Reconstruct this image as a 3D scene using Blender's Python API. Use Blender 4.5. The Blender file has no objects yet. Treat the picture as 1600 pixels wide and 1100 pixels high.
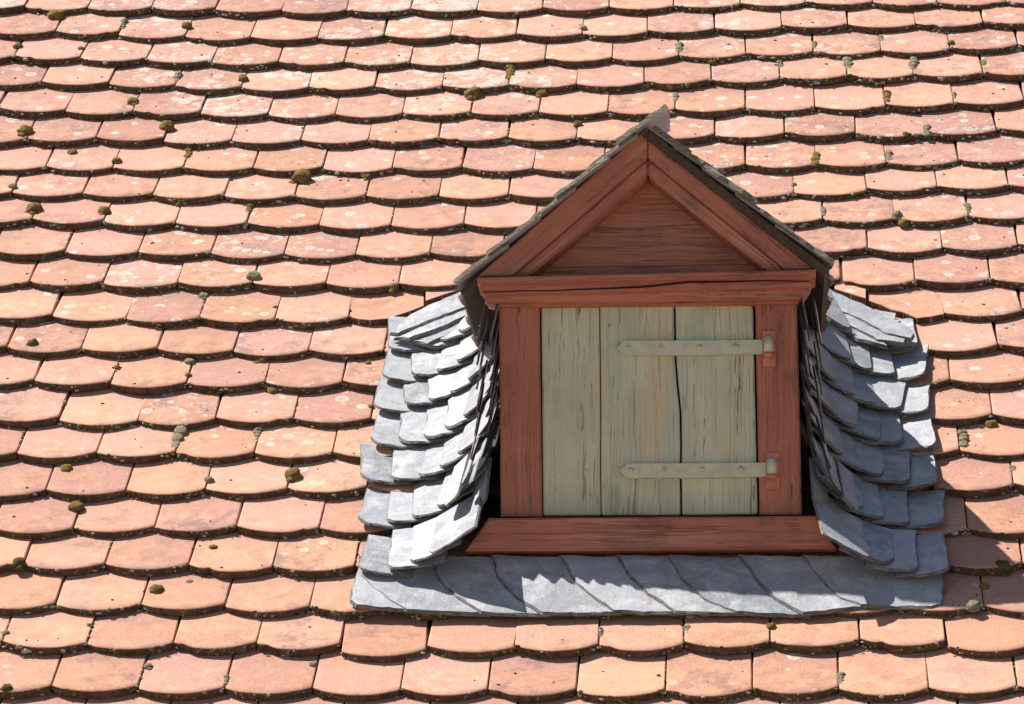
import bpy, bmesh, math, random
from mathutils import Vector, Matrix, noise
random.seed(7)
rad = math.radians
# ------------------------------------------------------------------ camera, sky, sun, exposure
sc = bpy.context.scene
col = sc.collection
FPX, PHI, PSI, RHO = 6377.3, rad(13.0), rad(3.429), rad(0.461)
TH = rad(43.406)                      # roof pitch
CAMZ = 9.0
CAM = Vector((0, 0, CAMZ))
fwd = Vector((-math.sin(PSI)*math.cos(PHI), math.cos(PSI)*math.cos(PHI), math.sin(PHI)))
rt = Vector((math.cos(PSI), math.sin(PSI), 0)); up = rt.cross(fwd)
r2 = rt*math.cos(RHO)+up*math.sin(RHO); u2 = up*math.cos(RHO)-rt*math.sin(RHO)
cd = bpy.data.cameras.new('camera'); cam = bpy.data.objects.new('camera', cd); col.objects.link(cam)
cd.sensor_width = 36; cd.lens = FPX/1600*36; cd.clip_end = 2000; cd.clip_start = .1
cam.matrix_world = Matrix.Translation(CAM) @ Matrix((r2, u2, -fwd)).transposed().to_4x4()
sc.camera = cam

SUN_DIR = Vector((0.505, -0.045, -0.862)).normalized()      # the way the light travels
w = bpy.data.worlds.new('World'); sc.world = w; w.use_nodes = True
nt = w.node_tree; bg = nt.nodes['Background']
sky = nt.nodes.new('ShaderNodeTexSky'); sky.sky_type = 'NISHITA'; sky.sun_disc = False
sky.sun_elevation = math.asin(-SUN_DIR.z); sky.sun_rotation = math.atan2(-SUN_DIR.x, -SUN_DIR.y) % (2*math.pi)
nt.links.new(sky.outputs[0], bg.inputs[0]); bg.inputs[1].default_value = 0.05
sl = bpy.data.lights.new('sun', 'SUN'); sun = bpy.data.objects.new('sun', sl); col.objects.link(sun)
sl.energy = 5.0; sl.angle = rad(.53); sl.color = (1, .955, .89)
sun.rotation_euler = SUN_DIR.to_track_quat('-Z', 'Y').to_euler(); sun.location = (-10, 0, 30)
sc.view_settings.view_transform = 'Standard'; sc.view_settings.look = 'None'
sc.view_settings.exposure = 0.88; sc.view_settings.gamma = 1
sc.cycles.max_bounces = 5; sc.cycles.diffuse_bounces = 3; sc.cycles.glossy_bounces = 2; sc.cycles.transmission_bounces = 0

# ------------------------------------------------------------------ the place's own coordinates
NRM = Vector((0, -math.sin(TH), math.cos(TH))); SD = Vector((0, math.cos(TH), math.sin(TH)))
P0 = Vector((-0.46931, 9.49104, 2.29047+CAMZ))       # a point on the plane of the tiles' lower edges
def ray(x, y): return fwd+r2*((x-800)/FPX)-u2*((y-550)/FPX)
def roof_at(x, y, h=0.0):
    d = ray(x, y); return CAM+d*((P0+NRM*h-CAM).dot(NRM)/d.dot(NRM))
def us(p):                                             # world point -> (X, s, n) on the roof
    q = p-P0; return q.x, q.dot(SD), q.dot(NRM)
def W3(X, s, n=0.0): return P0+Vector((X, 0, 0))+SD*s+NRM*n
def px(p):
    q = p-CAM; z = q.dot(fwd); return 800+FPX*q.dot(r2)/z, 550-FPX*q.dot(u2)/z
YF = roof_at(1015, 880).y                              # plane of the dormer's posts
def F(x, y, d=0.0):                                    # point on the dormer's upright front, d metres proud
    v = ray(x, y); return CAM+v*((YF-d)/v.y)
GA, TW, TT = .155, .18, .0185                          # gauge, tile width, tile thickness

# ------------------------------------------------------------------ materials
def new_mat(name):
    m = bpy.data.materials.new(name); m.use_nodes = True
    t = m.node_tree; b = t.nodes['Principled BSDF']; return m, t, b
class N:
    def __init__(s, t): s.t = t
    def n(s, typ, **k):
        o = s.t.nodes.new(typ)
        for a, v in k.items(): setattr(o, a, v)
        return o
    def l(s, a, b): s.t.links.new(a, b)
    def val(s, sock, v):
        if hasattr(v, 'is_linked') or isinstance(v, bpy.types.NodeSocket): s.l(v, sock)
        else: sock.default_value = v
    def noise(s, vec, scale, detail=4, rough=.55, dist=0):
        o = s.n('ShaderNodeTexNoise'); s.l(vec, o.inputs['Vector']); o.inputs['Scale'].default_value = scale
        o.inputs['Detail'].default_value = detail; o.inputs['Roughness'].default_value = rough; o.inputs['Distortion'].default_value = dist
        return o.outputs['Fac']
    def vor(s, vec, scale, rnd=1):
        o = s.n('ShaderNodeTexVoronoi'); s.l(vec, o.inputs['Vector']); o.inputs['Scale'].default_value = scale
        o.inputs['Randomness'].default_value = rnd
        return o
    def mr(s, v, a, b, c=0., d=1., smooth=True):
        o = s.n('ShaderNodeMapRange'); o.interpolation_type = 'SMOOTHSTEP' if smooth else 'LINEAR'
        for i, q in enumerate((v, a, b, c, d)): s.val(o.inputs[i], q)
        return o.outputs[0]
    def m(s, op, a, b=0.0, c=None):
        o = s.n('ShaderNodeMath', operation=op); s.val(o.inputs[0], a); s.val(o.inputs[1], b)
        if c is not None: s.val(o.inputs[2], c)
        return o.outputs[0]
    def mix(s, f, a, b, mode='MIX'):
        o = s.n('ShaderNodeMix', data_type='RGBA', blend_type=mode)
        s.val(o.inputs[0], f)
        for i, q in ((6, a), (7, b)):
            if isinstance(q, tuple): o.inputs[i].default_value = (*q, 1)
            else: s.l(q, o.inputs[i])
        return o.outputs[2]
    def vadd(s, a, b):
        o = s.n('ShaderNodeVectorMath', operation='ADD'); s.l(a, o.inputs[0]); s.val(o.inputs[1], b); return o.outputs[0]
    def mapping(s, v, scale=(1, 1, 1), rot=(0, 0, 0)):
        o = s.n('ShaderNodeMapping'); s.l(v, o.inputs[0]); o.inputs['Scale'].default_value = scale; o.inputs['Rotation'].default_value = rot
        return o.outputs[0]
    def bump(s, h, strength, dist=.002):
        o = s.n('ShaderNodeBump'); s.l(h, o.inputs['Height']); o.inputs['Strength'].default_value = strength; o.inputs['Distance'].default_value = dist
        return o.outputs[0]

def seeded_coords(k, scale=(1, 1, 1)):
    """object coordinates moved to a different place in the pattern for every object"""
    tc = k.n('ShaderNodeTexCoord'); oi = k.n('ShaderNodeObjectInfo')
    r = k.m('MULTIPLY', oi.outputs['Random'], 37.7)
    cb = k.n('ShaderNodeCombineXYZ'); k.l(r, cb.inputs[0]); k.l(k.m('MULTIPLY', r, 1.7), cb.inputs[1]); k.l(k.m('MULTIPLY', r, .6), cb.inputs[2])
    return k.vadd(tc.outputs['Object'], cb.outputs[0]), tc.outputs['Object'], oi.outputs['Random']

def clay_material():
    m, t, b = new_mat('weathered_clay'); k = N(t)
    v, obj, rnd = seeded_coords(k)
    geo = k.n('ShaderNodeNewGeometry'); sep = k.n('ShaderNodeSeparateXYZ'); k.l(geo.outputs['Position'], sep.inputs[0])
    lo = P0.z-1.0; hi = P0.z+1.1
    hgt = k.mr(sep.outputs[2], lo, hi, 0, 1, False)                        # upper courses are older, pinker, more lichened
    wn = k.n('ShaderNodeTexWhiteNoise', noise_dimensions='1D'); k.l(rnd, wn.inputs['W'])
    rnd2 = wn.outputs['Value']
    big = k.noise(v, 10, 3, .6); mid = k.noise(v, 30, 3, .62); fine = k.noise(v, 260, 2, .7)
    f = k.m('ADD', k.mr(big, .3, .7, -.35, .35), k.m('ADD', k.m('MULTIPLY', rnd, .75), k.m('MULTIPLY', hgt, .38)))
    c = k.mix(k.mr(f, .1, 1.15), (.535, .282, .178), (.455, .246, .195))
    c = k.mix(k.m('MULTIPLY', k.mr(mid, .48, .70), .42), c, (0.561, 0.356, 0.258))          # paler sandy patches
    c = k.mix(k.m('MULTIPLY', k.mr(big, .56, .38), k.m('MULTIPLY', k.mr(mid, .62, .36), k.m('ADD', .5, k.m('MULTIPLY', hgt, .3)))), c, (0.320, 0.174, 0.142))
    # sooty smudges on some of them
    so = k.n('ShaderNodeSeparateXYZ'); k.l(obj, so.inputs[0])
    soot = k.noise(v, 13, 4, .8)
    sm = k.m('MULTIPLY', k.mr(k.m('ADD', soot, k.m('MULTIPLY', k.m('SUBTRACT', fine, .5), .35)), .50, .64), k.mr(rnd2, .35, .95, .12, 1))
    c = k.mix(k.m('MULTIPLY', sm, .72), c, (0.218, 0.138, 0.129))
    # grime washed down from beneath the tile above
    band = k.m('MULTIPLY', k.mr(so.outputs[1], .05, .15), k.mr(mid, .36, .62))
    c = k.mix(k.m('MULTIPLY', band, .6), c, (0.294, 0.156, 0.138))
    c = k.mix(.5, c, k.mix(k.mr(fine, .25, .75), (.55, .55, .55), (1.36, 1.34, 1.32)), 'MULTIPLY')
    c = k.mix(k.m('MULTIPLY', k.mr(fine, .34, .24), .7), c, (.22, .12, .08))
    c = k.mix(1.0, c, k.mix(k.m('FRACT', k.m('MULTIPLY', rnd, 7.31)), (.84, .82, .81), (1.14, 1.14, 1.14)), 'MULTIPLY')
    # lichen rosettes
    patch = k.noise(geo.outputs['Position'], 1.9, 2, .5)
    left = k.mr(sep.outputs[0], P0.x+1.4, P0.x-.6, 0, 1, False)
    am = k.m('ADD', k.m('MULTIPLY', hgt, k.m('ADD', .62, k.m('MULTIPLY', left, .5))), k.m('ADD', k.m('MULTIPLY', k.m('SUBTRACT', rnd2, .62), .55), k.mr(patch, .35, .65, -.45, .4)))
    wv = k.n('ShaderNodeVectorMath', operation='MULTIPLY_ADD'); cmb = k.n('ShaderNodeCombineXYZ'); k.l(mid, cmb.inputs[0]); k.l(fine, cmb.inputs[1])
    k.l(cmb.outputs[0], wv.inputs[0]); wv.inputs[1].default_value = (.02, .008, .0); k.l(v, wv.inputs[2])
    fac = None
    for scale, rmax, off in ((24, .50, .03), (58, .42, -.05)):
        vo = k.vor(wv.outputs[0], scale); sc_ = k.n('ShaderNodeSeparateColor'); k.l(vo.outputs['Color'], sc_.inputs[0])
        thr = k.m('SUBTRACT', .97-off, k.m('MULTIPLY', am, .52))
        on = k.mr(sc_.outputs[0], thr, k.m('ADD', thr, .05))
        rr = k.m('MULTIPLY', k.m('ADD', .18, k.m('MULTIPLY', sc_.outputs[1], .82)), rmax)
        d = vo.outputs['Distance']
        disc = k.mr(d, rr, k.m('MULTIPLY', rr, .6), 0, 1)
        ring = k.m('ADD', .35, k.m('MULTIPLY', k.mr(d, k.m('MULTIPLY', rr, .3), k.m('MULTIPLY', rr, .7)), .55))
        g = k.m('MULTIPLY', k.m('MULTIPLY', on, disc), ring)
        fac = g if fac is None else k.m('MAXIMUM', fac, g)
    colony = k.m('MULTIPLY', k.mr(k.noise(v, 26, 4, .7), k.m('SUBTRACT', .80, k.m('MULTIPLY', am, .22)), k.m('SUBTRACT', .86, k.m('MULTIPLY', am, .22))), .7)
    fac = k.m('MAXIMUM', fac, colony)
    fac = k.m('MULTIPLY', fac, k.mr(fine, .3, .55, .4, 1))
    c = k.mix(fac, c, k.mix(k.mr(mid, .42, .58), (0.587, 0.534, 0.463), (0.445, 0.436, 0.392)))
    k.l(c, b.inputs['Base Color']); b.inputs['Roughness'].default_value = .86; b.inputs['Specular IOR Level'].default_value = .25
    h = k.m('ADD', k.m('MULTIPLY', fine, .6), k.m('MULTIPLY', mid, 1.5))
    k.l(k.bump(h, .6, .0018), b.inputs['Normal'])
    return m

def edge_material():
    """the butt edges of the tiles: blackened by algae, crusted with grey lichen"""
    m, t, b = new_mat('algae_blackened_tile_edge'); k = N(t)
    v, obj, rnd = seeded_coords(k)
    c = k.mix(k.mr(k.noise(v, 60, 5, .65), .3, .7), (.07, .046, .03), (.155, .09, .055))
    c = k.mix(k.m('MULTIPLY', k.mr(k.noise(v, 110, 4, .7), .56, .66), k.mr(k.noise(v, 18, 2), .4, .6)), c, (.36, .35, .30))
    c = k.mix(k.mr(k.noise(v, 170, 3, .6), .62, .70), c, (.05, .045, .02))
    k.l(c, b.inputs['Base Color']); b.inputs['Roughness'].default_value = .95; b.inputs['Specular IOR Level'].default_value = .1
    k.l(k.bump(k.noise(v, 260, 3, .7), .9, .004), b.inputs['Normal'])
    return m

def slate_material():
    m, t, b = new_mat('riven_slate'); k = N(t)
    v, obj, rnd = seeded_coords(k)
    c = k.mix(rnd, (.21, .222, .255), (.34, .35, .38))
    c = k.mix(k.mr(k.noise(v, 16, 4, .65, .4), .4, .7), c, (.42, .425, .44))
    c = k.mix(k.m('MULTIPLY', k.mr(k.noise(v, 30, 4, .7), .53, .68), .7), c, (.27, .23, .20))
    c = k.mix(k.m('MULTIPLY', k.mr(k.noise(v, 150, 3, .6), .59, .68), .7), c, (.52, .52, .49))
    k.l(c, b.inputs['Base Color'])
    k.l(k.mr(k.noise(v, 40, 4), .3, .7, .38, .54), b.inputs['Roughness']); b.inputs['Specular IOR Level'].default_value = .45
    lay = k.noise(k.mapping(v, (30, 9, 30)), 1, 4, .68, 1.0)
    k.l(k.bump(k.m('ADD', lay, k.m('MULTIPLY', k.noise(v, 300, 3), .15)), .32, .005), b.inputs['Normal'])
    return m
def slate_edge_material(nm='hewn_slate_edge', ca=(.05, .047, .042), cb=(.24, .235, .215)):
    m, t, b = new_mat(nm); k = N(t)
    v, obj, rnd = seeded_coords(k)
    lay = k.noise(k.mapping(v, (40, 40, 500)), 1, 5, .7, .5)
    c = k.mix(k.mr(lay, .35, .65), ca, cb)
    k.l(c, b.inputs['Base Color']); b.inputs['Roughness'].default_value = .8
    k.l(k.bump(lay, .9, .004), b.inputs['Normal'])
    return m

def wood_material(name, rot, base, worn, dark, wear=.5, cracks=1.0, scale=1.0, rough=.62, tones=()):
    """painted old timber; rot turns the grain, which runs along local Z before turning"""
    m, t, b = new_mat(name); k = N(t)
    v, obj, rnd = seeded_coords(k)
    g = k.mapping(v, (1, 1, 1), rot)
    wrp = k.n('ShaderNodeTexNoise'); k.l(g, wrp.inputs['Vector']); wrp.inputs['Scale'].default_value = 5*scale; wrp.inputs['Detail'].default_value = 2
    wv = k.n('ShaderNodeVectorMath', operation='MULTIPLY_ADD'); k.l(wrp.outputs['Color'], wv.inputs[0]); wv.inputs[1].default_value = (.018, .018, 0); k.l(g, wv.inputs[2])
    long_ = lambda a, z, d=5, r=.6: k.noise(k.mapping(wv.outputs[0], (a*scale, a*scale, z*scale)), 1, d, r)
    fib = long_(260, 5); broad = long_(38, 2.2, 4); streak = long_(90, 1.6, 3, .5)
    c = k.mix(k.mr(k.noise(v, 7*scale, 4), .3, .7), base, tuple(x*.80 for x in base))
    c = k.mix(k.m('MULTIPLY', k.mr(broad, .52, .70), wear), c, worn)
    c = k.mix(k.m('MULTIPLY', k.mr(fib, .52, .70), .6), c, tuple(x*.6 for x in base))
    for i, tn in enumerate(tones):
        c = k.mix(k.m('MULTIPLY', k.mr(k.noise(k.mapping(k.vadd(wv.outputs[0], (3.3*i+1, 1.7, .4)), (26*scale, 26*scale, 1.6*scale)), 1, 3, .55), .50, .66), .7), c, tn)
    dirt = k.m('MULTIPLY', k.mr(k.noise(v, 5*scale, 5, .65), .52, .70), k.mr(fib, .36, .6))
    c = k.mix(k.m('MULTIPLY', dirt, wear*1.2), c, dark)
    lines = lambda n_, wd: k.mr(k.m('ABSOLUTE', k.m('SUBTRACT', n_, .5)), wd, wd*.35)
    msk = k.mr(k.noise(k.mapping(wv.outputs[0], (22*scale, 22*scale, 2.2*scale)), 1, 2, .5), .50, .62)
    cr = k.m('MULTIPLY', k.m('MULTIPLY', lines(long_(55, .5, 2, .5), .008), msk), cracks)
    cr2 = k.m('MULTIPLY', lines(long_(120, 1.0, 2, .5), .012), k.m('MULTIPLY', k.mr(streak, .48, .60), .75*cracks))
    cr = k.m('MAXIMUM', cr, cr2)
    c = k.mix(k.m('MULTIPLY', cr, .85), c, tuple(x*.35 for x in dark))
    k.l(c, b.inputs['Base Color']); b.inputs['Roughness'].default_value = rough; b.inputs['Specular IOR Level'].default_value = .35
    h = k.m('SUBTRACT', k.m('ADD', k.m('MULTIPLY', fib, .5), k.m('MULTIPLY', broad, .8)), k.m('MULTIPLY', cr, 1.4))
    k.l(k.bump(h, .75, .0035), b.inputs['Normal'])
    return m
RED, REDW, REDD = (.475, .165, .095), (.39, .185, .12), (.085, .05, .04)
M = {}
M['clay'] = clay_material(); M['edge'] = edge_material(); M['slate'] = slate_material(); M['slate_edge'] = slate_edge_material()
M['shaded_edge'] = slate_edge_material('shaded_slate_edge', (.022, .02, .016), (.085, .078, .062)); M['old_edge'] = slate_edge_material('lichened_slate_edge', (.10, .08, .05), (.30, .25, .165)); M['red_up'] = wood_material('red_painted_post', (0, 0, 0), RED, REDW, REDD, .45, .8, tones=((.54, .225, .13), (.36, .115, .075)))
M['red_across'] = wood_material('red_painted_beam', (0, rad(90), 0), RED, REDW, REDD, .65, .6, tones=((.54, .225, .13), (.36, .115, .075)))
M['red_left'] = wood_material('red_painted_barge_rising', (0, rad(-49), 0), RED, REDW, REDD, .9, .8, tones=((.54, .225, .13), (.36, .115, .075)))
M['red_right'] = wood_material('red_painted_barge_falling', (0, rad(49), 0), RED, REDW, REDD, .9, .8, tones=((.54, .225, .13), (.36, .115, .075)))
M['red_gable'] = wood_material('worn_red_gable_board', (0, rad(90), 0), (.46, .17, .10), (.24, .105, .078), (.06, .04, .032), 1.0, .65, .9, tones=((.50, .21, .12),))
M['green'] = wood_material('grey_green_painted_plank', (0, 0, 0), (.59, .56, .37), (.51, .49, .335), (.22, .21, .14), .55, .95, tones=((.58, .47, .28), (.42, .46, .34)))
M['dark_wood'] = wood_material('bare_dark_timber', (rad(90), 0, 0), (.085, .055, .035), (.11, .08, .055), (.022, .016, .011), .6, 1, 1, .85)
def plain(name, c, rough=.6, nscale=60, amt=.3, bump=.3, metal=0):
    m, t, b = new_mat(name); k = N(t); v, o, r = seeded_coords(k)
    f = k.noise(v, nscale, 5, .65)
    k.l(k.mix(k.mr(f, .3, .7), tuple(x*(1-amt) for x in c), tuple(min(1, x*(1+amt)) for x in c)), b.inputs['Base Color'])
    b.inputs['Roughness'].default_value = rough; b.inputs['Metallic'].default_value = metal
    k.l(k.bump(f, bump, .002), b.inputs['Normal']); return m
M['strap'] = plain('painted_iron_strap', (.52, .495, .34), .55, 40, .10, .2)
M['red_iron'] = plain('red_painted_iron', (.50, .17, .10), .5, 60, .2, .4)
M['deck'] = plain('old_roof_boarding', (.06, .045, .035), .9)
M['ground'] = plain('paved_ground', (.24, .22, .19), .9, 2, .2, .1)
M['lead'] = plain('dark_flashing', (.07, .07, .075), .7, 30, .3, .4)
def moss_material(name, a, bcol, tip):
    m, t, b = new_mat(name); k = N(t); v, o, r = seeded_coords(k)
    c = k.mix(k.mr(k.noise(v, 120, 4, .7), .3, .7), a, bcol)
    c = k.mix(k.mr(k.noise(v, 420, 3, .7), .5, .72), c, tip)
    k.l(c, b.inputs['Base Color']); b.inputs['Roughness'].default_value = 1; b.inputs['Specular IOR Level'].default_value = .05
    k.l(k.bump(k.noise(v, 700, 4, .75), 1, .004), b.inputs['Normal']); return m
M['moss_brown'] = moss_material('brown_moss', (.15, .092, .032), (.26, .17, .065), (.37, .27, .125))
M['moss_olive'] = moss_material('olive_moss', (.16, .105, .03), (.27, .185, .055), (.38, .28, .11))
M['moss_grey'] = moss_material('grey_moss', (.20, .165, .10), (.33, .28, .19), (.47, .43, .33))
M['moss_dark'] = moss_material('dark_green_moss', (.07, .065, .025), (.14, .12, .045), (.22, .19, .085))
def crust_material():
    m, t, b = new_mat('moss_and_lichen_crust'); k = N(t)
    a = k.n('ShaderNodeAttribute', attribute_name='tint'); tc = k.n('ShaderNodeTexCoord')
    f = k.noise(tc.outputs['Object'], 500, 3, .7)
    k.l(k.mix(1.0, a.outputs['Color'], k.mix(f, (.6, .6, .6), (1.3, 1.3, 1.3)), 'MULTIPLY'), b.inputs['Base Color']); b.inputs['Roughness'].default_value = 1
    b.inputs['Specular IOR Level'].default_value = .05; return m
M['crust'] = crust_material()

# ------------------------------------------------------------------ helpers
def tag(o, label=None, cat=None, group=None, kind=None):
    for a, v in (('label', label), ('category', cat), ('group', group), ('kind', kind)):
        if v: o[a] = v
    return o
def link(name, me, parent=None, mw=None):
    o = bpy.data.objects.new(name, me); col.objects.link(o)
    if mw is not None: o.matrix_world = mw
    if parent is not None:
        o.parent = parent; o.matrix_parent_inverse = Matrix.Identity(4) if parent.matrix_world == Matrix.Identity(4) else parent.matrix_world.inverted()
    return o
def empty(name, loc):
    o = bpy.data.objects.new(name, None); col.objects.link(o); o.matrix_world = Matrix.Translation(loc); o.empty_display_size = .1; return o
def frame(x, y, z, p):
    return Matrix.Translation(p) @ Matrix((x, y, z)).transposed().to_4x4()
def bm_mesh(name, bm, mats, smooth=False):
    me = bpy.data.meshes.new(name); bm.normal_update(); bm.to_mesh(me); bm.free()
    for m in mats: me.materials.append(m)
    if smooth:
        for p in me.polygons: p.use_smooth = True
    return me
def slab(name, top, dirn, mat, parent, edge_mat=None, bevel=.002, origin=None, jitter=0, segs=0):
    """closed prism: outline 'top' (world points) pushed along dirn; edges eased"""
    o3 = origin or sum(top, Vector())/len(top)
    if segs:
        out = []
        for i, p in enumerate(top):
            q = top[(i+1) % len(top)]; n_ = max(1, int((q-p).length/segs))
            for j in range(n_): out.append(p.lerp(q, j/n_))
        top = out
    bm = bmesh.new()
    if jitter: top = [p+Vector((random.uniform(-1, 1), 0, random.uniform(-1, 1)))*jitter for p in top]
    a = [bm.verts.new(p-o3) for p in top]; b_ = [bm.verts.new(p+dirn-o3) for p in top]
    fa = bm.faces.new(a); bm.faces.new(b_[::-1]); n_ = len(a); sides = []
    for i in range(n_): sides.append(bm.faces.new((a[(i+1) % n_], a[i], b_[i], b_[(i+1) % n_])))
    bmesh.ops.recalc_face_normals(bm, faces=bm.faces)
    if edge_mat:
        for s_ in sides: s_.material_index = 1
    if bevel:
        es = [e for e in bm.edges if e in fa.edges or (segs == 0 and all(f in sides for f in e.link_faces))]
        bmesh.ops.bevel(bm, geom=es, offset=bevel, segments=2, affect='EDGES', clamp_overlap=True)
    return link(name, bm_mesh(name, bm, [mat]+([edge_mat] if edge_mat else [])), parent, Matrix.Translation(o3))
def prism(name, pts, d0, d1, mat, parent, bevel=.003, jitter=0, segs=0):
    """piece of the dormer's front: outline given on the upright plane d0 metres proud, reaching back to d1"""
    return slab(name, [F(x, y, d0) for x, y in pts], Vector((0, d0-d1, 0)), mat, parent, None, bevel, None, jitter, segs)

# ------------------------------------------------------------------ ground
gm = bpy.data.meshes.new('ground'); gm.from_pydata([(-400, -400, 0), (400, -400, 0), (400, 400, 0), (-400, 400, 0)], [], [(0, 1, 2, 3)]); gm.materials.append(M['ground'])
tag(link('ground', gm), kind='structure')

# ------------------------------------------------------------------ the tiled roof
roof = empty('tiled_roof', W3(0, -1.3, -.08))
tag(roof, 'weathered orange clay tile roof with scalloped tile courses around the dormer', 'roof', kind='thing')
dk = [W3(-4.5, -3.0, -.085), W3(5.5, -3.0, -.085), W3(5.5, 3.2, -.085), W3(-4.5, 3.2, -.085)]
slab('roof_boarding', dk, NRM*-.03, M['deck'], roof, None, 0)

R = {}
R[0]=[(39,7),(137,9.5),(237,10),(337,11),(440,15.5),(542,14),(642,11),(745,14.5),(848,10.5),(952,9),(1053,6),(1157,3),(1259,1),(1364,1),(1465,3),(1572,1)]
R[1]=[(87,47),(185,50),(289,54),(391,56),(496,58),(600,54),(704,54),(807,51),(910,51),(1012,47.5),(1117,42.5),(1222,40),(1325,36),(1431,36),(1536,31)]
R[2]=[(23,85),(125,89),(229,91),(331,95),(435,95),(538,95),(641,95),(747,92.5),(852,91),(957,89),(1061,85),(1166,81),(1271,77.5),(1377,77),(1485,73),(1591,67.5)]
R[3]=[(65,125),(170,127.5),(274,131),(377,134),(482,135),(586,132.5),(691,132.5),(795,130),(901,131),(1007,127),(1112,122.5),(1219,119),(1324,116),(1428,116),(1536,111)]
R[4]=[(-2,165),(102,171),(207,172.5),(313,174),(419,176),(524,176),(629,175),(736,172.5),(842,172.5),(950,172.5),(1055,170),(1165,168),(1274,166),(1384,162.5),(1491,159),(1600,151)]
R[5]=[(42,215),(150,214),(256,215.5),(362,217.5),(470,217.5),(576,217.5),(686,214),(794,211),(901,212.5),(1010,210),(1117,207.5),(1226,206),(1337,206),(1446,206),(1557,199)]
R[6]=[(72,257.5),(176,260),(287,260),(396,260),(504,261),(613,261),(722,259),(833,262.5),(944,261),(1055,258),(1165,255),(1275,255),(1385,252.5),(1498,247.5)]
R[7]=[(19,299),(130,299),(239,302),(350,304.5),(461,303),(572,303),(686,304),(795,301),(1241,299),(1355,294.5),(1465,290),(1576,286)]
R[8]=[(51,339),(162,344),(274,346),(386,345),(499,349),(611,349.5),(725,347.5),(1286,340),(1399,340),(1514,335)]
R[9]=[(102,390),(216,391),(330,392.5),(444,394),(556,394),(672,394),(1356,385),(1473,385),(1591,381)]
R[10]=[(46,437.5),(161,440),(277,441),(395,440),(509.5,441),(623,441),(1314,434),(1430,435),(1548,434)]
R[11]=[(82,489),(197,495),(312,495),(429.5,497.5),(545,495),(1476,489),(1597,480)]
R[12]=[(11,540),(127,542.5),(246,542.5),(365,545),(482,546),(1434,545),(1559,536)]
R[13]=[(54,591),(173,596),(292,595),(414.5,596),(535,594.5),(1485,591)]
R[14]=[(93,651),(215,655),(337,651),(459,651),(580,649),(1551,645)]
R[15]=[(27,704),(151,706),(274,706),(397.5,706),(520,706),(1500,700)]
R[16]=[(72,762.5),(197,762.5),(321,762.5),(449,760),(1584,755)]
R[17]=[(114.5,822.5),(242,821),(370,820),(499,822.5),(1512,822)]
R[18]=[(37,879),(164,879),(295,881),(426,884),(1598,876)]
R[19]=[(87,941),(221,941),(352,942.5),(484,946),(1537,945)]
R[20]=[(4,1001),(136,1002.5),(271,1001),(401,1004),(532,1004),(667,1004),(804,1010),(936,1006),(1069,1002),(1204,1000),(1344,997.5),(1478,997)]
R[21]=[(81,1069),(216,1071),(351,1072.5),(488,1074),(626,1075),(762.5,1075),(901,1075),(1040,1075),(1176,1074),(1311,1074),(1452,1074),(1590,1070)]
R[22]=[(-15,1141),(120,1142),(254,1143),(393,1144),(529,1145),(666,1145),(804,1145),(942,1145),(1080,1145),(1220,1145),(1361,1144),(1501,1143)]

def tile_mesh(variant, length=.335):
    rnd = random.Random(variant*31+5)
    wv = TW-.0018; sag = .030*rnd.uniform(.9, 1.1); NC = 12; camber = rnd.uniform(-.0012, .002); skew = rnd.uniform(-.003, .003)
    chip = (rnd.choice((-1, 1))*rnd.uniform(.45, 1), rnd.uniform(.006, .013), rnd.uniform(.14, .3)); NC = 16
    xs = [(-.5+i/NC)*wv for i in range(NC+1)]
    xs[1] = xs[0]+.004; xs[-2] = xs[-1]-.004
    def by(x):
        q = 2*x/wv; y = -sag*(1-q*q)+skew*q+.0014*noise.noise(Vector((x*40, variant*3.1, 0)))+.0008*noise.noise(Vector((x*150, variant*1.7, 3)))
        if abs(q) > .999: y += .0025
        if variant >= 9: y += chip[1]*max(0, 1-abs(q-chip[0])/chip[2])
        return y
    bm = bmesh.new(); ring = []
    rows_ = []
    for lev in (0.0028, .02, .05, .10, .18, length):
        rows_.append([bm.verts.new((x*(1-.0016/abs(x)*1 if abs(abs(x)-wv/2) < 1e-6 else 1), by(x)*(1 if lev < .11 else .0)+lev,
                      -camber*(2*x/wv)**2+.0006*noise.noise(Vector((x*25, lev*25, variant*7.7))))) for x in xs])
    for a, b_ in zip(rows_, rows_[1:]):
        for i in range(NC): bm.faces.new((a[i], a[i+1], b_[i+1], b_[i]))
    lip = [bm.verts.new((x, by(x)+.0004, -camber*(2*x/wv)**2-.0020)) for x in xs]
    bot = [bm.verts.new((x, by(x)+.0012+.0008*noise.noise(Vector((x*90, variant, 4))), -camber*(2*x/wv)**2-TT)) for x in xs]
    edge_faces = []
    for i in range(NC):
        bm.faces.new((lip[i], lip[i+1], rows_[0][i+1], rows_[0][i]))
        edge_faces.append(bm.faces.new((bot[i], bot[i+1], lip[i+1], lip[i])))
    hb = [bm.verts.new((x, length, -TT)) for x in (xs[0], xs[-1])]
    bl = [r_[0] for r_ in rows_]; br = [r_[-1] for r_ in rows_]
    bm.faces.new([bot[0], lip[0]]+bl+[hb[0]]); bm.faces.new([hb[1]]+br[::-1]+[lip[-1], bot[-1]])
    bm.faces.new([hb[0]]+rows_[-1]+[hb[1]]); bm.faces.new(bot+[hb[1], hb[0]])
    bmesh.ops.recalc_face_normals(bm, faces=bm.faces)
    for f in edge_faces: f.material_index = 1
    me = bm_mesh('clay_tile', bm, [M['clay'], M['edge']])
    for p in me.polygons:
        p.use_smooth = p.normal.z > .5
    return me
TILES = [tile_mesh(i) for i in range(12)]
ALPHA = math.atan(TT/GA)
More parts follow.
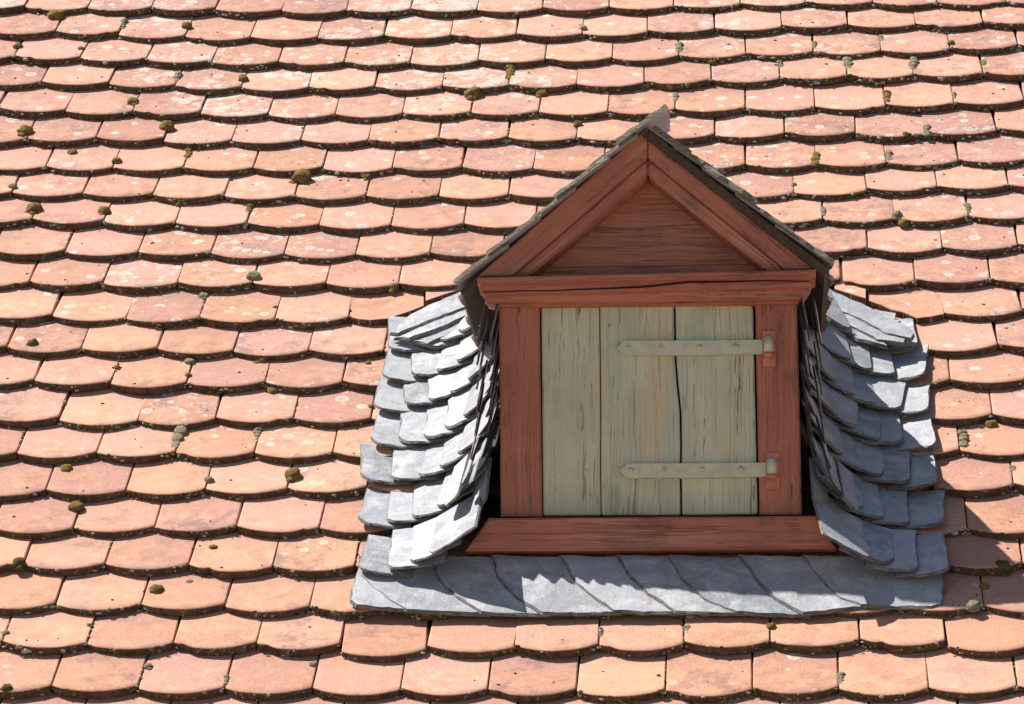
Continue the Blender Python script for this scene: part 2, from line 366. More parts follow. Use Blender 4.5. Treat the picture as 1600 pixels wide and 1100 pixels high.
def inside(p, poly):
    x, y = p; c = False
    for i in range(len(poly)):
        (x0, y0), (x1, y1) = poly[i], poly[i-1]
        if (y0 > y) != (y1 > y) and x < (x1-x0)*(y-y0)/(y1-y0)+x0: c = not c
    return c
HIDE = [(735, 440), (1012, 215), (1290, 420), (1300, 500), (1415, 540), (1455, 640), (1470, 900), (1450, 930), (575, 930), (575, 830), (600, 640), (625, 540), (715, 500)]
APEX, EAL, EAR = F(1012, 199), F(717, 450), F(1297, 420)
def in_dormer(p):
    if p.y < YF+.03 or not EAL.x < p.x < EAR.x: return False
    e = EAL if p.x < APEX.x else EAR
    return p.z < APEX.z+(e.z-APEX.z)*(p.x-APEX.x)/(e.x-APEX.x)-.03
rowpts = {}
for r, l in R.items():
    q = [us(roof_at(x, y))[:2] for x, y in l]; full = [q[0]]
    for a, b_ in zip(q, q[1:]):
        k = max(1, round((b_[0]-a[0])/TW))
        for j in range(1, k+1): full.append((a[0]+(b_[0]-a[0])*j/k, a[1]+(b_[1]-a[1])*j/k))
    for _ in range(40):
        if full[0][0] > -2.1: full.insert(0, (full[0][0]-TW, full[0][1]+random.uniform(-.003, .003)))
        if full[-1][0] < 2.9: full.append((full[-1][0]+TW, full[-1][1]+random.uniform(-.003, .003)))
    rowpts[r] = full
smean = {r: sum(p[1] for p in l)/len(l) for r, l in rowpts.items()}
for r in list(range(-6, 0))+list(range(23, 30)):
    src = 0 if r < 0 else 22
    ph = .09*((r-src) % 2)
    rowpts[r] = [(p[0]+ph, smean[src]-(r-src)*GA+random.uniform(-.003, .003)) for p in rowpts[src]]
def tile_frame(a, b_):
    L, Rr = W3(a[0], a[1]), W3(b_[0], b_[1]); ch = (Rr-L).normalized(); x = (Vector((1, 0, 0))*.6+ch*.4).normalized()
    tw = random.uniform(-.012, .012)
    y = (SD*math.cos(ALPHA)-NRM*math.sin(ALPHA+random.uniform(-.008, .008))+Vector((1, 0, 0))*0); y = (y-x*y.dot(x)).normalized(); z = x.cross(y)
    x2 = (x+z*tw).normalized(); z = x2.cross(y)
    return frame(x2, y, z, (L+Rr)/2+NRM*random.uniform(-.0025, .0012)+SD*random.uniform(-.0035, .0035)), (Rr-L).length/TW
OVER = {(20, 532): (-.030, -.012), (20, 1478): (-.030, -.020), (10, 1314): (-.008, -.004)}
tile_list = []; extra = []; n_tiles = 0
for r in sorted(rowpts):
    pts = rowpts[r]
    for i in range(len(pts)-1):
        a, b_ = pts[i], pts[i+1]
        pa, pb = px(W3(*a)), px(W3(*b_)); ta, tb = px(W3(a[0], a[1]+GA)), px(W3(b_[0], b_[1]+GA)); mid = px(W3((a[0]+b_[0])/2, a[1]-.03))
        if r == 11 and 540 < pa[0] < 1465: continue
        corners = [pa, pb, ta, tb, mid]
        hidden = all(inside(c, HIDE) for c in corners)
        if hidden and all(in_dormer(W3(q[0], q[1]+ds)) for q in (a, b_) for ds in (0, GA)): continue
        for (rr, xx), (dl, dr) in OVER.items():
            if rr == r and abs(pa[0]-xx) < 4: a, b_ = (a[0]+.004, a[1]+dl), (b_[0], b_[1]+dr)
        mw, sx = tile_frame(a, b_); me = TILES[random.randrange(9) if random.random() < .86 else random.randrange(9, 12)]
        seen = not hidden and any(0 <= c[0] <= 1600 and 0 <= c[1] <= 1100 for c in corners) and pb[0] > 3 and pa[0] < 1597 and mid[1] > 2 and min(ta[1], tb[1]) < 1096
        if seen:
            o = link('roof_tile', me, None, mw @ Matrix.Diagonal((sx, 1, 1, 1))); o.parent = roof; o.matrix_parent_inverse = roof.matrix_world.inverted(); n_tiles += 1
            tile_list.append((r, a, b_, mw))
        else: extra.append((me, mw @ Matrix.Diagonal((sx, 1, 1, 1))))
print('tiles as parts', n_tiles, 'outside', len(extra))
bm = bmesh.new()
for me, mw in extra:
    k0 = len(bm.verts); bm.from_mesh(me); bm.verts.ensure_lookup_table()
    bmesh.ops.transform(bm, matrix=mw, verts=bm.verts[k0:])
o = link('surrounding_tiles', bm_mesh('surrounding_tiles', bm, [M['clay'], M['edge']]), roof); tag(o, kind='stuff')
# tiles cut to the slant of the dormer's valley
def cut_tile(pts, h=0.0, name='cut_roof_tile'):
    tp = [roof_at(x, y, h) for x, y in pts]
    lo = max(p[1] for p in pts)
    tp = [p-NRM*max(0, (p-roof_at(pts[0][0], lo, h)).dot(SD))*math.tan(ALPHA) for p in tp]
    c0 = sum(tp, Vector())/len(tp)
    o = slab(name, tp, NRM*-TT, M['clay'], roof, M['edge'], .0012, c0, 0)
    # give it the tiles' own axes so that its texture lies on its face
    rot = Matrix((Vector((1, 0, 0)), SD, NRM)).transposed().to_4x4()
    o.data.transform(rot.inverted()); o.matrix_world = Matrix.Translation(c0) @ rot
    return o
cut_tile([(547,494),(560,498),(578,500),(606,497),(640,483),(662,472),(662,396),(547,396)])
cut_tile([(665,470),(690,459),(722,446),(722,400),(665,400)])
cut_tile([(598,507),(640,493),(672,478),(722,456),(722,440),(600,440)], -.016)
cut_tile([(1356,462),(1375,470),(1392,480),(1412,486),(1433,497),(1455,494),(1475,489),(1475,390),(1356,390)])
cut_tile([(1304,447),(1330,457),(1353,466),(1353,395),(1304,395)])
cut_tile([(1304,455),(1340,472),(1375,488),(1428,505),(1431,470),(1304,440)], -.016)

# ------------------------------------------------------------------ crust of moss and lichen along the tile edges, specks on the faces
def lump_proto(sub):
    b = bmesh.new(); bmesh.ops.create_icosphere(b, subdivisions=sub, radius=1); vs = [v.co.copy() for v in b.verts]; fs = [[v.index for v in f.verts] for f in b.faces]; b.free(); return vs, fs
L1 = lump_proto(1); L2 = lump_proto(2)
cv, cf, cc = [], [], []
def add_lump(p, ax, r, c, proto=L1, rough=.35):
    vs, fs = proto; k0 = len(cv); sd_ = Vector((random.random()*50, random.random()*50, 0))
    for v in vs:
        s_ = 1+rough*noise.noise(v*1.7+sd_)
        cv.append(p+(ax[0]*v.x*r[0]+ax[1]*v.y*r[1]+ax[2]*v.z*r[2])*s_)
    for f in fs: cf.append([i+k0 for i in f]); cc.append(c)
TINT = [(.36, .345, .29), (.40, .39, .35), (.10, .085, .03), (.07, .055, .028), (.17, .13, .045), (.28, .25, .17)]
for r, a, b_, mw in tile_list:
    x, y, z = (mw.to_3x3().col[i].normalized() for i in range(3))
    upper = max(0, min(1, (a[1]+.6)/1.6)); right = max(0, min(1, (a[0]+.4)/1.2))
    busy = random.random()
    for _ in range(int(6+22*busy*busy+14*upper*right)):
        q = random.uniform(-.98, .98)
        if random.random() < .3: q = random.choice((-1, 1))*random.uniform(.9, 1)
        p = mw @ Vector((q*TW/2, -.030*(1-q*q)-.0005, -random.uniform(.001, TT)))
        s_ = random.uniform(.0012, .0044)*(1.5 if busy > .75 and random.random() < .5 else 1)
        add_lump(p, (x, y, z), (s_*random.uniform(.9, 1.9), s_*.7, s_*random.uniform(.5, 1)), random.choice(TINT))
    for _ in range(random.choice((0, 0, 1, 1, 2, 3))):
        p = mw @ Vector((random.uniform(-.48, .48)*TW, random.uniform(-.015, .13), .0003)); s_ = random.uniform(.0012, .0036)
        add_lump(p, (x, y, z), (s_*random.uniform(1, 1.6), s_, s_*.7), random.choice(((.06, .04, .025), (.10, .07, .035), (.14, .11, .05))))
    if random.random() < .35:                       # crumbs in the joint
        for _ in range(random.randint(1, 4)):
            p = mw @ Vector((TW/2, random.uniform(.005, .13), -.001)); s_ = random.uniform(.0015, .0034)
            add_lump(p, (x, y, z), (s_, s_*1.3, s_*.8), random.choice(TINT))
me = bpy.data.meshes.new('edge_moss'); me.from_pydata(cv, [], cf); me.materials.append(M['crust'])
at = me.attributes.new('tint', 'FLOAT_COLOR', 'FACE'); flat = []
for c in cc: flat += [*c, 1]
at.data.foreach_set('color', flat)
for p in me.polygons: p.use_smooth = True
tag(link('edge_moss', me, roof), kind='stuff')

# ------------------------------------------------------------------ the dormer
dormer = empty('dormer', F(1015, 880))
tag(dormer, 'small red gabled roof dormer with a closed grey-green shutter and slate flanks', 'dormer')
# body behind the front
XL, XR = F(779, 640).x, F(1251, 640).x
for nm, a, b_ in (('cheek_wall', F(783, 477), F(786, 880)), ('cheek_wall', F(1243, 473), F(1249, 880))):
    X = (a.x+b_.x)/2; sgn = 1 if X < F(1015, 600).x else -1
    q = [Vector((X, YF+.02, b_.z-.02)), Vector((X, YF+.02, a.z+.05)), Vector((X, YF+(a.z-b_.z)/math.tan(TH)+.2, a.z+.05)), ]
    slab(nm, q, Vector((sgn*.03, 0, 0)), M['dark_wood'], dormer, None, 0)
prism('back_board', [(800, 476), (1230, 472), (1236, 862), (800, 864)], -.06, -.075, M['dark_wood'], dormer, 0)
# posts, sill, head
prism('post', [(779.5,477),(843,477),(847,806.5),(782.5,806.5)], .0, -.07, M['red_up'], dormer, .003, .0005, .05)
prism('post', [(1180,473),(1245.5,472),(1253,803.5),(1186.5,804)], .0, -.07, M['red_up'], dormer, .003, .0005, .05)
prism('sill', [(764,809.5),(1276,805.5),(1306,857),(727,861)], .03, -.06, M['red_across'], dormer, .004, .0006, .06)
crack = [(752,455.5),(790,454),(816,452.8),(860,452.5),(900,450.5),(950,448.3),(1000,446),(1030,443),(1050,440.5),(1075,438),(1125,437.6),(1200,436.6),(1268,438)]
prism('cornice', [(745,433),(1275.5,420.5),(1274.5,431.5),(746.5,443.5)], .058, -.05, M['red_across'], dormer, .004, .0006, .05)
prism('cornice_moulding', [(751,442),(1271,430.5)]+crack[::-1], .046, -.05, M['red_across'], dormer, .002)
low = [(x, y+1.6+2.2*math.exp(-((x-1060)/170)**2)) for x, y in crack]
prism('cornice_moulding', low+[(1263,448),(758,461.5)], .045, -.05, M['red_across'], dormer, .002)
prism('head_beam', [(757,459),(1263,446),(1262,452),(1250,467),(772,472),(760,469)], .03, -.05, M['red_across'], dormer, .003, .0005, .05)
prism('head_fillet', [(779,470),(1249,464),(1249,474),(779,479)], .012, -.06, M['red_across'], dormer, .002)
# gable
for pts in ([(815,436),(1215,428),(1196,413),(836,419)], [(836,418.4),(1196,412.4),(1103,350),(975,357.2),(925,353)], [(925,352.6),(975,356.6),(1103,349.4),(1012,262)]):
    prism('gable_board', pts, -.042, -.058, M['red_gable'], dormer, .0008)
prism('barge_board', [(746,431.5),(801,430),(1011.6,247),(1011.6,199)], .034, -.05, M['red_left'], dormer, .002)
prism('barge_moulding', [(801.5,430),(829,429),(1011.6,275),(1011.6,247.8)], .024, -.05, M['red_left'], dormer, .004)
prism('barge_board', [(1273,419.5),(1012.6,199),(1012.6,247),(1226,420.5)], .034, -.05, M['red_right'], dormer, .002)
prism('barge_moulding', [(1225.5,420.5),(1012.6,247.8),(1012.6,275),(1196,421)], .024, -.05, M['red_right'], dormer, .004)
# shutter
sh = empty('shutter', F(1015, 805, -.02)); sh.parent = dormer; sh.matrix_parent_inverse = dormer.matrix_world.inverted()
s1 = [(936.2,479),(937,560),(938,650),(937.6,740),(938.6,804.5)]
s2 = [(1052.6,478),(1054,560),(1057,600),(1061.5,640),(1062.6,690),(1062,740),(1063,804)]
prism('plank', [(846,480.5)]+s1+[(849,805)], -.008, -.03, M['green'], sh, .002)
prism('plank', [(x+1.6, y) for x, y in s1[::-1]]+s2, -.007, -.03, M['green'], sh, .002)
s2b = [(x+3.0, y) for x, y in s2]
split = [(1074.6,477.8),(1075,520),(1074,560),(1076,640),(1077,700)]
prism('plank', s2b[::-1]+[(1172,477),(1176.5,481),(1183.6,802.5)], -.008, -.03, M['green'], sh, .002)
def strap(xa, xb, y, tip):
    h = 11.5
    prism('hinge_strap', [(tip, y), (tip+13, y-h), (xa+110, y-h-.5), (xb, y-h-1.5), (xb, y+h-2.5), (xa+110, y+h-.5), (tip+13, y+h)], .004, -.007, M['strap'], sh, .0009)
strap(975, 1195, 543.5, 963); strap(980, 1200, 735.5, 967)
def cyl(name, c, ax, r, l, mat, parent, seg=14, dome=0):
    bm = bmesh.new(); bmesh.ops.create_cone(bm, cap_ends=True, segments=seg, radius1=r, radius2=r*(1-dome), depth=l)
    bmesh.ops.bevel(bm, geom=[e for e in bm.edges if abs(e.verts[0].co.z-e.verts[1].co.z) < 1e-6 and e.verts[0].co.z > 0], offset=r*.25, segments=2, affect='EDGES')
    return link(name, bm_mesh(name, bm, [mat], True), parent, Matrix.Translation(c) @ Vector((0, 0, 1)).rotation_difference(ax).to_matrix().to_4x4())
for xs_, y, rs in (((981, 1033, 1093, 1150), 543, (3.2, 2.4, 3.4, 4.4)), ((986, 1038, 1097, 1158), 734.5, (3.4, 3, 3.4, 4.4))):
    for i, (x, r) in enumerate(zip(xs_, rs)): cyl('nail', F(x, y-i*.4, .0045), Vector((0, -1, 0)), r*1.2/725, .006, M['strap'], sh)
cyl('nail', F(914, 735, -.0075), Vector((0, -1, 0)), 2.6/725, .003, M['strap'], sh)
for (x0, x1, y0, y1, kx, ky) in ((1191, 1212, 517, 573, 1201, 539), (1196.5, 1217.5, 708, 765, 1206, 729)):
    pl = prism('hinge_plate', [(x0, y0), (x1, y0-.5), (x1+.6, y1-.5), (x0+.6, y1)], .006, -.002, M['red_iron'], dormer, .0015)
    cyl('knuckle', F(kx, ky, .012), Vector((0, 0, 1)), 8/725, 25/725, M['strap'], pl, 18)
    cyl('pintle', F(kx, ky+15, .012), Vector((0, 0, 1)), 9.5/725, 8/725, M['red_iron'], pl, 18)

# ---- slates
def slate_mesh(variant, wd, ht, side, th=.0052):
    """flat riven slate, z up, lower edge at y=0, hewn chamfer; its outer lower corner (x=0) is rounded"""
    rnd = random.Random(variant*13+1); out = []
    rc = rnd.uniform(.024, .046)
    out.append((0, ht))
    for i in range(4): out.append((rnd.uniform(-.0012, .0012), ht-(ht-rc)*(i+1)/4))
    for i in range(1, 6):
        a = math.pi+i/5*math.pi/2; out.append((rc+rc*math.cos(a), rc+rc*math.sin(a)-.0))
    for i in range(1, 7):
        t = i/6; out.append((rc+(wd-rc)*t, rnd.uniform(-.0045, .0045)-.004*math.sin(t*math.pi)+.010*t*t))
    out.append((wd, ht))
    if side < 0: out = [(-x, y) for x, y in out][::-1]
    cx = sum(p[0] for p in out)/len(out)
    bm = bmesh.new()
    def ins(p, d): # towards the middle, except at the head
        dx = (cx-p[0]); dy = (ht*.55-p[1]); l = math.hypot(dx, dy) or 1
        return (p[0]+dx/l*d, p[1]+dy/l*d)
    def wav(p, s_): return .0014*noise.noise(Vector((p[0]*22, p[1]*22, variant*5.3+s_)))
    tp = [bm.verts.new((*ins(p, rnd.uniform(.002, .0065)), th+wav(p, 0))) for p in out]
    md = [bm.verts.new((*ins(p, rnd.uniform(.0005, .002)), th*.45+wav(p, 1))) for p in out]
    bo = [bm.verts.new((p[0], p[1], 0)) for p in out]
    c = bm.verts.new((cx, ht*.55, th+.0012))
    n_ = len(out)
    for i in range(n_):
        j = (i+1) % n_
        bm.faces.new((c, tp[i], tp[j]))
        for f in (bm.faces.new((tp[i], md[i], md[j], tp[j])), bm.faces.new((md[i], bo[i], bo[j], md[j]))): f.material_index = 1
    bm.faces.new(bo[::-1])
    bmesh.ops.recalc_face_normals(bm, faces=bm.faces)
    return bm_mesh('slate', bm, [M['slate'], M['slate_edge']])
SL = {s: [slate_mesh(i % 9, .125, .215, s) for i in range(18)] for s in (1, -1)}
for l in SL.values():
    for me in l[9:]: me.materials[1] = M['shaded_edge']      # steep flank slates: shade painted in as a darker edge colour
RAD = .245
EAVE_Z = {1: F(770, 484).z, -1: F(1258, 480).z}
S0 = us(roof_at(1015, 880))[1]
def valley(side, Xc, lefts):
    """slates swept from the roof up on to the dormer's flank; side 1 = towards +X"""
    for k, (lx, ly) in enumerate(lefts):
        X0, s0, _ = us(roof_at(lx, ly, .01))
        flat_ = max(.02, (Xc-RAD*side-X0)*side)
        tot = flat_+RAD*math.pi/2
        a = 0.0; j = 0; widths = [.074, .064, .060, .056, .052, .046, .042, .040, .040, .040, .040, .040]
        while j < 15:
            am = a+.03
            if am < flat_: X, n_, ang = X0+side*a, 0.0, 0.0
            else:
                q = min((am-flat_)/RAD, math.pi/2); ang = q
                qa = min(max(0, (a-flat_))/RAD, math.pi/2)
                X = Xc-side*RAD+side*RAD*math.sin(qa); n_ = RAD-RAD*math.cos(qa)
                if a < flat_: X = X0+side*a
                if a > tot: n_ = RAD+(a-tot)
            sk = s0+random.uniform(-.004, .004)+.02*(j > 4)*(j-4)
            p = W3(X, sk, n_)
            # stop at the upright front and under the eave
            high = a > flat_+.17
            lack = (YF-.02)-p.y
            if high and lack > 0:
                if lack > .19: break
                p = p+SD*(lack/math.cos(TH))
            if high and k == 0: p = p-Vector((side*.012, 0, 0))+NRM*.006
            room = EAVE_Z[side]-.005-p.z if high else 9
            if room < .05: break
            ang2 = min(ang, rad(84))
            T = Vector((side, 0, 0))*math.cos(ang2)+NRM*math.sin(ang2)
            Nn = NRM*math.cos(ang2)-Vector((side, 0, 0))*math.sin(ang2)
            turn = math.sin(ang2)*rad(22)                     # on the flank the slates hang nearer the plumb line
            Y = SD*math.cos(turn)+ (NRM-T*NRM.dot(T)).normalized()*0
            up_ = Vector((0, 0, 1)); up_ = (up_-Nn*up_.dot(Nn)).normalized()
            base = (SD-Nn*SD.dot(Nn)).normalized()
            Y = (base*(1-.42*math.sin(ang2))+up_*.42*math.sin(ang2)).normalized()
            steep = ang2 > rad(58)
            tilt = rad(4.5)+random.uniform(-.02, .02) if steep else rad(8.0)+random.uniform(-.03, .035)
            Y2 = (Y*math.cos(tilt)-Nn*math.sin(tilt)).normalized(); Nn2 = Y2.cross(T) if False else T.cross(Y2)*side
            lift = rad(3)+random.uniform(-.02, .015) if steep else rad(6.5)+random.uniform(-.02, .04)
            T2 = (T*math.cos(lift)-Nn*math.sin(lift)); T2 = (T2-Y2*T2.dot(Y2)).normalized()
            xw = T2*side; zz = xw.cross(Y2).normalized()
            rz = Matrix.Rotation(random.uniform(-.08, .08)*(.4 if steep else 1)+side*(.06 if steep else .05+.24*math.sin(ang2) if j else .02), 3, zz); xw, Y2 = rz @ xw, rz @ Y2
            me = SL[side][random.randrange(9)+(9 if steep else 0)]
            hs = min(.6 if steep else .92, room/(.215*max(.2, Y2.z))); ws = random.uniform(.92, 1.05)
            q0 = p+Nn*((.010 if steep else .020)+.002*(j > 0)+(.014 if k == 0 else 0))
            if high:
                fy = (q0.y-(YF-.035))/max(1e-4, -(T2.y)*.125) if T2.y < 0 else 9
                ws = min(ws, max(.38, fy))
            o = link('slate', me, None, frame(xw, Y2, zz, q0) @ Matrix.Diagonal((ws, hs, .7 if steep else 1, 1)))
            o.parent = dormer; o.matrix_parent_inverse = dormer.matrix_world.inverted()
            a += widths[min(j, 11)]*random.uniform(.93, 1.07); j += 1
LEFT = [(557,908),(556,826),(564,759),(576,702),(581,644),(594,598),(606,552)]
RIGHT = [(1486,910),(1475,828),(1468,763),(1465,704),(1451,652),(1445,598),(1436,550)]
XCL, XCR = F(776, 700).x-.004-P0.x, F(1254, 700).x+.004-P0.x
random.seed(23); valley(1, XCL, LEFT); valley(-1, XCR, RIGHT)
# slates closing the corners beside the sill's ends
def corner_slate(side, tip, dproud, wd, ht, lean, turn):
    p = F(*tip, dproud); nn = Vector((-side*math.cos(lean), -.55, math.sin(lean))).normalized()
    y = Vector((-side*math.sin(turn)*.0, .30, 1)); y = (y-nn*y.dot(nn)).normalized(); x = y.cross(nn)
    rz = Matrix.Rotation(turn*side, 3, nn); x, y = rz @ x, rz @ y
    o = link('slate', SL[side][random.randrange(9)], None, frame(x, y, nn, p) @ Matrix.Diagonal((wd/.125, ht/.215, 1, 1)))
    o.parent = dormer; o.matrix_parent_inverse = dormer.matrix_world.inverted()
corner_slate(1, (704, 846), .02, .085, .13, rad(42), .30); corner_slate(1, (738, 806), .0, .06, .13, rad(22), .18)
corner_slate(-1, (1330, 846), .02, .085, .13, rad(42), .30); corner_slate(-1, (1294, 806), .0, .06, .13, rad(22), .18)
# boarding beneath the swept slates
def valley_bed(side, Xc, X0):
    prof = [(X0+side*.06, -.02)]+[(Xc-side*RAD+side*RAD*math.sin(q*math.pi/16), RAD-RAD*math.cos(q*math.pi/16)-.012) for q in range(0, 9)]+[(Xc, RAD+.12)]
    vs, fs = [], []
    for X, n_ in prof:
        sa = max(S0-.02, S0+(n_+.02)*math.tan(TH)); vs += [W3(X, sa, n_), W3(X, S0+.75, n_)]
    for i in range(len(prof)-1): fs.append((2*i, 2*i+1, 2*i+3, 2*i+2))
    me = bpy.data.meshes.new('valley_board'); me.from_pydata(vs, [], fs); me.materials.append(M['dark_wood'])
    link('valley_board', me, dormer)
valley_bed(1, XCL+.012, us(roof_at(575, 800))[0]); valley_bed(-1, XCR-.012, us(roof_at(1460, 800))[0])
# slates drawn by outline on a plane a little above the tiles
def flat_slate(pts, h0, slope_n=0.0, th=.008, parent=None, side_tilt=0.0, name='slate'):
    P = [roof_at(x, y, h0) for x, y in pts]
    smin = min(us(p)[1] for p in P); xm = min(us(p)[0] for p in P)
    P = [p+NRM*((us(p)[1]-smin)*slope_n+(us(p)[0]-xm)*side_tilt) for p in P]
    c0 = sum(P, Vector())/len(P)
    x = (Vector((1, 0, 0))+NRM*side_tilt).normalized(); y = (SD+NRM*slope_n); y = (y-x*y.dot(x)).normalized(); z = x.cross(y)
    loc = [(Matrix((x, y, z)) @ (p-c0)) for p in P]
    out = []
    for i, p in enumerate(loc):
        q = loc[(i+1) % len(loc)]; n_ = max(1, int((q-p).length/.014))
        for j in range(n_):
            v = p.lerp(q, j/n_); out.append((v.x+random.uniform(-.0013, .0013), v.y+random.uniform(-.0013, .0013)))
    bm = bmesh.new(); sd_ = random.random()*99
    def ins(i, d):
        a, b_, c_ = Vector(out[i-1]), Vector(out[i]), Vector(out[(i+1) % len(out)])
        e = (c_-a).normalized(); nn = Vector((-e.y, e.x))*orient; return b_+nn*d
    area = sum(out[i-1][0]*out[i][1]-out[i][0]*out[i-1][1] for i in range(len(out))); orient = 1 if area > 0 else -1
    def wav(p): return .0016*noise.noise(Vector((p[0]*18, p[1]*18, sd_)))
    tp, md, bo = [], [], []
    for i in range(len(out)):
        a = ins(i, random.uniform(.003, .007)); tp.append(bm.verts.new((a.x, a.y, th+wav(a))))
        a = ins(i, random.uniform(.0003, .0016)); md.append(bm.verts.new((a.x, a.y, th*.4)))
        bo.append(bm.verts.new((out[i][0], out[i][1], 0)))
    n_ = len(out)
    bm.faces.new(tp if orient > 0 else tp[::-1])
    for i in range(n_):
        j = (i+1) % n_
        for f in (bm.faces.new((tp[i], md[i], md[j], tp[j])), bm.faces.new((md[i], bo[i], bo[j], md[j]))): f.material_index = 1
    bm.faces.new(bo[::-1] if orient > 0 else bo)
    bmesh.ops.recalc_face_normals(bm, faces=bm.faces)
    o = link(name, bm_mesh(name, bm, [M['slate'], M['slate_edge']]), None, frame(x, y, z, c0))
    o.parent = dormer; o.matrix_parent_inverse = dormer.matrix_world.inverted(); return o
# apron under the sill: each slate laps over its neighbour to the left
edges = [[(566,874),(556,900),(548,925),(546,942),(556,950)],
         [(560,872),(562,905),(585,925),(608,942),(634,955)],
         [(672,872),(680,905),(694,920),(718,940),(752,958)],
         [(768,872),(776,905),(790,922),(815,942),(848,960)],
         [(872,872),(884,890),(899,914),(925,936),(958,956)],
         [(962,872),(970,884),(982,903),(1012,930),(1054,957)],
         [(1042,872),(1047,884),(1068,915),(1100,940),(1150,957)],
         [(1152,872),(1166,888),(1186,916),(1215,940),(1255,960)],
         [(1252,872),(1262,886),(1283,913),(1312,937),(1345,947)]]
for i, e in enumerate(edges):
    nx = edges[i+1] if i+1 < len(edges) else [(1470,872),(1476,905),(1475,930),(1474,942),(1455,948)]
    ov = 34 if i+1 < len(edges) else 0
    bot = [e[-1]] + ([(e[-1][0]*.5+nx[-1][0]*.5, (e[-1][1]+nx[-1][1])/2+1)] if i else [])
    poly = e+[((e[-1][0]+nx[-1][0])/2, (e[-1][1]+nx[-1][1])/2+.5)]+[(nx[-1][0]+(ov*.4), nx[-1][1]-1)]+[(x+ov, y) for x, y in nx[::-1][1:]]
    flat_slate(poly, .0085+.001*(i % 2), .02, .007, side_tilt=-.038)
# fan of slates below the eaves
for i, pts in enumerate(([(608,524),(640,498),(726,466),(742,474),(742,492),(672,512),(622,528)],
                         [(616,532),(668,514),(742,486),(744,503),(690,524),(640,536)],
                         [(644,538),(690,524),(744,500),(746,516),(700,534),(668,544)],
                         [(668,545),(705,530),(746,513),(748,524),(712,542),(684,548)])):
    flat_slate(pts, .020+.004*(3-i), .02, .008, side_tilt=.10)
for i, pts in enumerate(([(1424,524),(1430,514),(1424,506),(1370,484),(1316,464),(1296,462),(1296,486),(1340,500),(1386,520)],
                         [(1412,532),(1415,524),(1350,498),(1296,478),(1296,502),(1330,514),(1370,530)],
                         [(1388,538),(1385,532),(1330,510),(1296,498),(1296,514),(1340,532)])):
    flat_slate(pts, .060-.004*i, .02, .009, side_tilt=-.10)

# ---- the dormer's own little roof
RB = -1.05                                                   # reach back behind the front (under the main tiles)
def roof_slope(side, eave, apex, mat):
    e, a = F(*eave, .05), F(*apex, .05); d = (a-e); nn = Vector((-d.z*side, 0, d.x*side)).normalized()
    if nn.z < 0: nn = -nn
    bk = Vector((0, 1.0, 0))
    # boarding
    st = Vector((0, .022 if side > 0 else .004, 0)); tb = .012 if side > 0 else .018
    slab('roof_board', [e-nn*.002+st, a-nn*.002+st, a-nn*.002+bk, e-nn*.002+bk], -nn*tb, M['dark_wood'], dormer, None, 0)
    return e, a, nn
eL, aL, nL = roof_slope(1, (717, 450), (1012, 199), None)
eR, aR, nR = roof_slope(-1, (1297, 420), (1013, 200), None)
def roof_slate(p0, p1, nn, dy0, dy1, th=.012, lift=.012, name='slate', par=None):
    """one slate of the little roof, from p0 (lower) to p1 (upper) along the rake"""
    d = (p1-p0).normalized(); y = Vector((0, 1, 0)); L = (p1-p0).length; Wd = dy1-dy0
    z = nn; rise = math.atan2(lift, L); d2 = d*math.cos(rise)-z*math.sin(rise); z2 = z*math.cos(rise)+d*math.sin(rise)
    out = [(0, 0), (L, 0), (L, Wd), (.02, Wd)]; pts = []
    for i, p in enumerate(out):
        q = out[(i+1) % 4]; n_ = max(1, int(math.hypot(q[0]-p[0], q[1]-p[1])/.018))
        for j in range(n_):
            t = j/n_; pts.append((p[0]+(q[0]-p[0])*t+random.uniform(-.003, .003), p[1]+(q[1]-p[1])*t+random.uniform(-.003, .003)))
    o3 = p0+Vector((0, dy0, 0))+z*lift
    W_ = lambda u, v, h: d2*u+y*v+z2*h
    bm = bmesh.new(); n_ = len(pts); cxx, cyy = L/2, Wd/2
    A = [bm.verts.new(W_(u+(cxx-u)*.03, v+(cyy-v)*.03, th+random.uniform(-.003, .0012))) for u, v in pts]; B = [bm.verts.new(W_(u, v, random.uniform(0, .001))) for u, v in pts]
    bm.faces.new(A); bm.faces.new(B[::-1])
    for i in range(n_):
        f = bm.faces.new((A[i], B[i], B[(i+1) % n_], A[(i+1) % n_])); f.material_index = 1
    bmesh.ops.recalc_face_normals(bm, faces=bm.faces)
    o = link(name, bm_mesh(name, bm, [M['slate'], M['old_edge']]), None, Matrix.Translation(o3)); o.parent = dormer; o.matrix_parent_inverse = dormer.matrix_world.inverted(); return o
def along(e, a, t): return e+(a-e)*t
for e, a, nn, segs_ in ((eL, aL, nL, ((.0, .27), (.17, .44), (.35, .62), (.53, .80), (.70, .95), (.86, 1.115))), (eR, aR, nR, ((.0, .30), (.21, .52), (.42, .70), (.61, .86), (.78, .985)))):
    for i, (t0, t1) in enumerate(segs_):
        roof_slate(along(e, a, t0), along(e, a, t1), nn, -.012+random.uniform(-.007, .006), .17, th=random.uniform(.008, .013), lift=random.uniform(.006, .013))
        for c in range(1, 5):
            roof_slate(along(e, a, t0), along(e, a, t1-.1 if t1 > 1 else t1), nn, .15+(c-1)*.2, .15+c*.2+.03, lift=.011+.001*(c % 2))

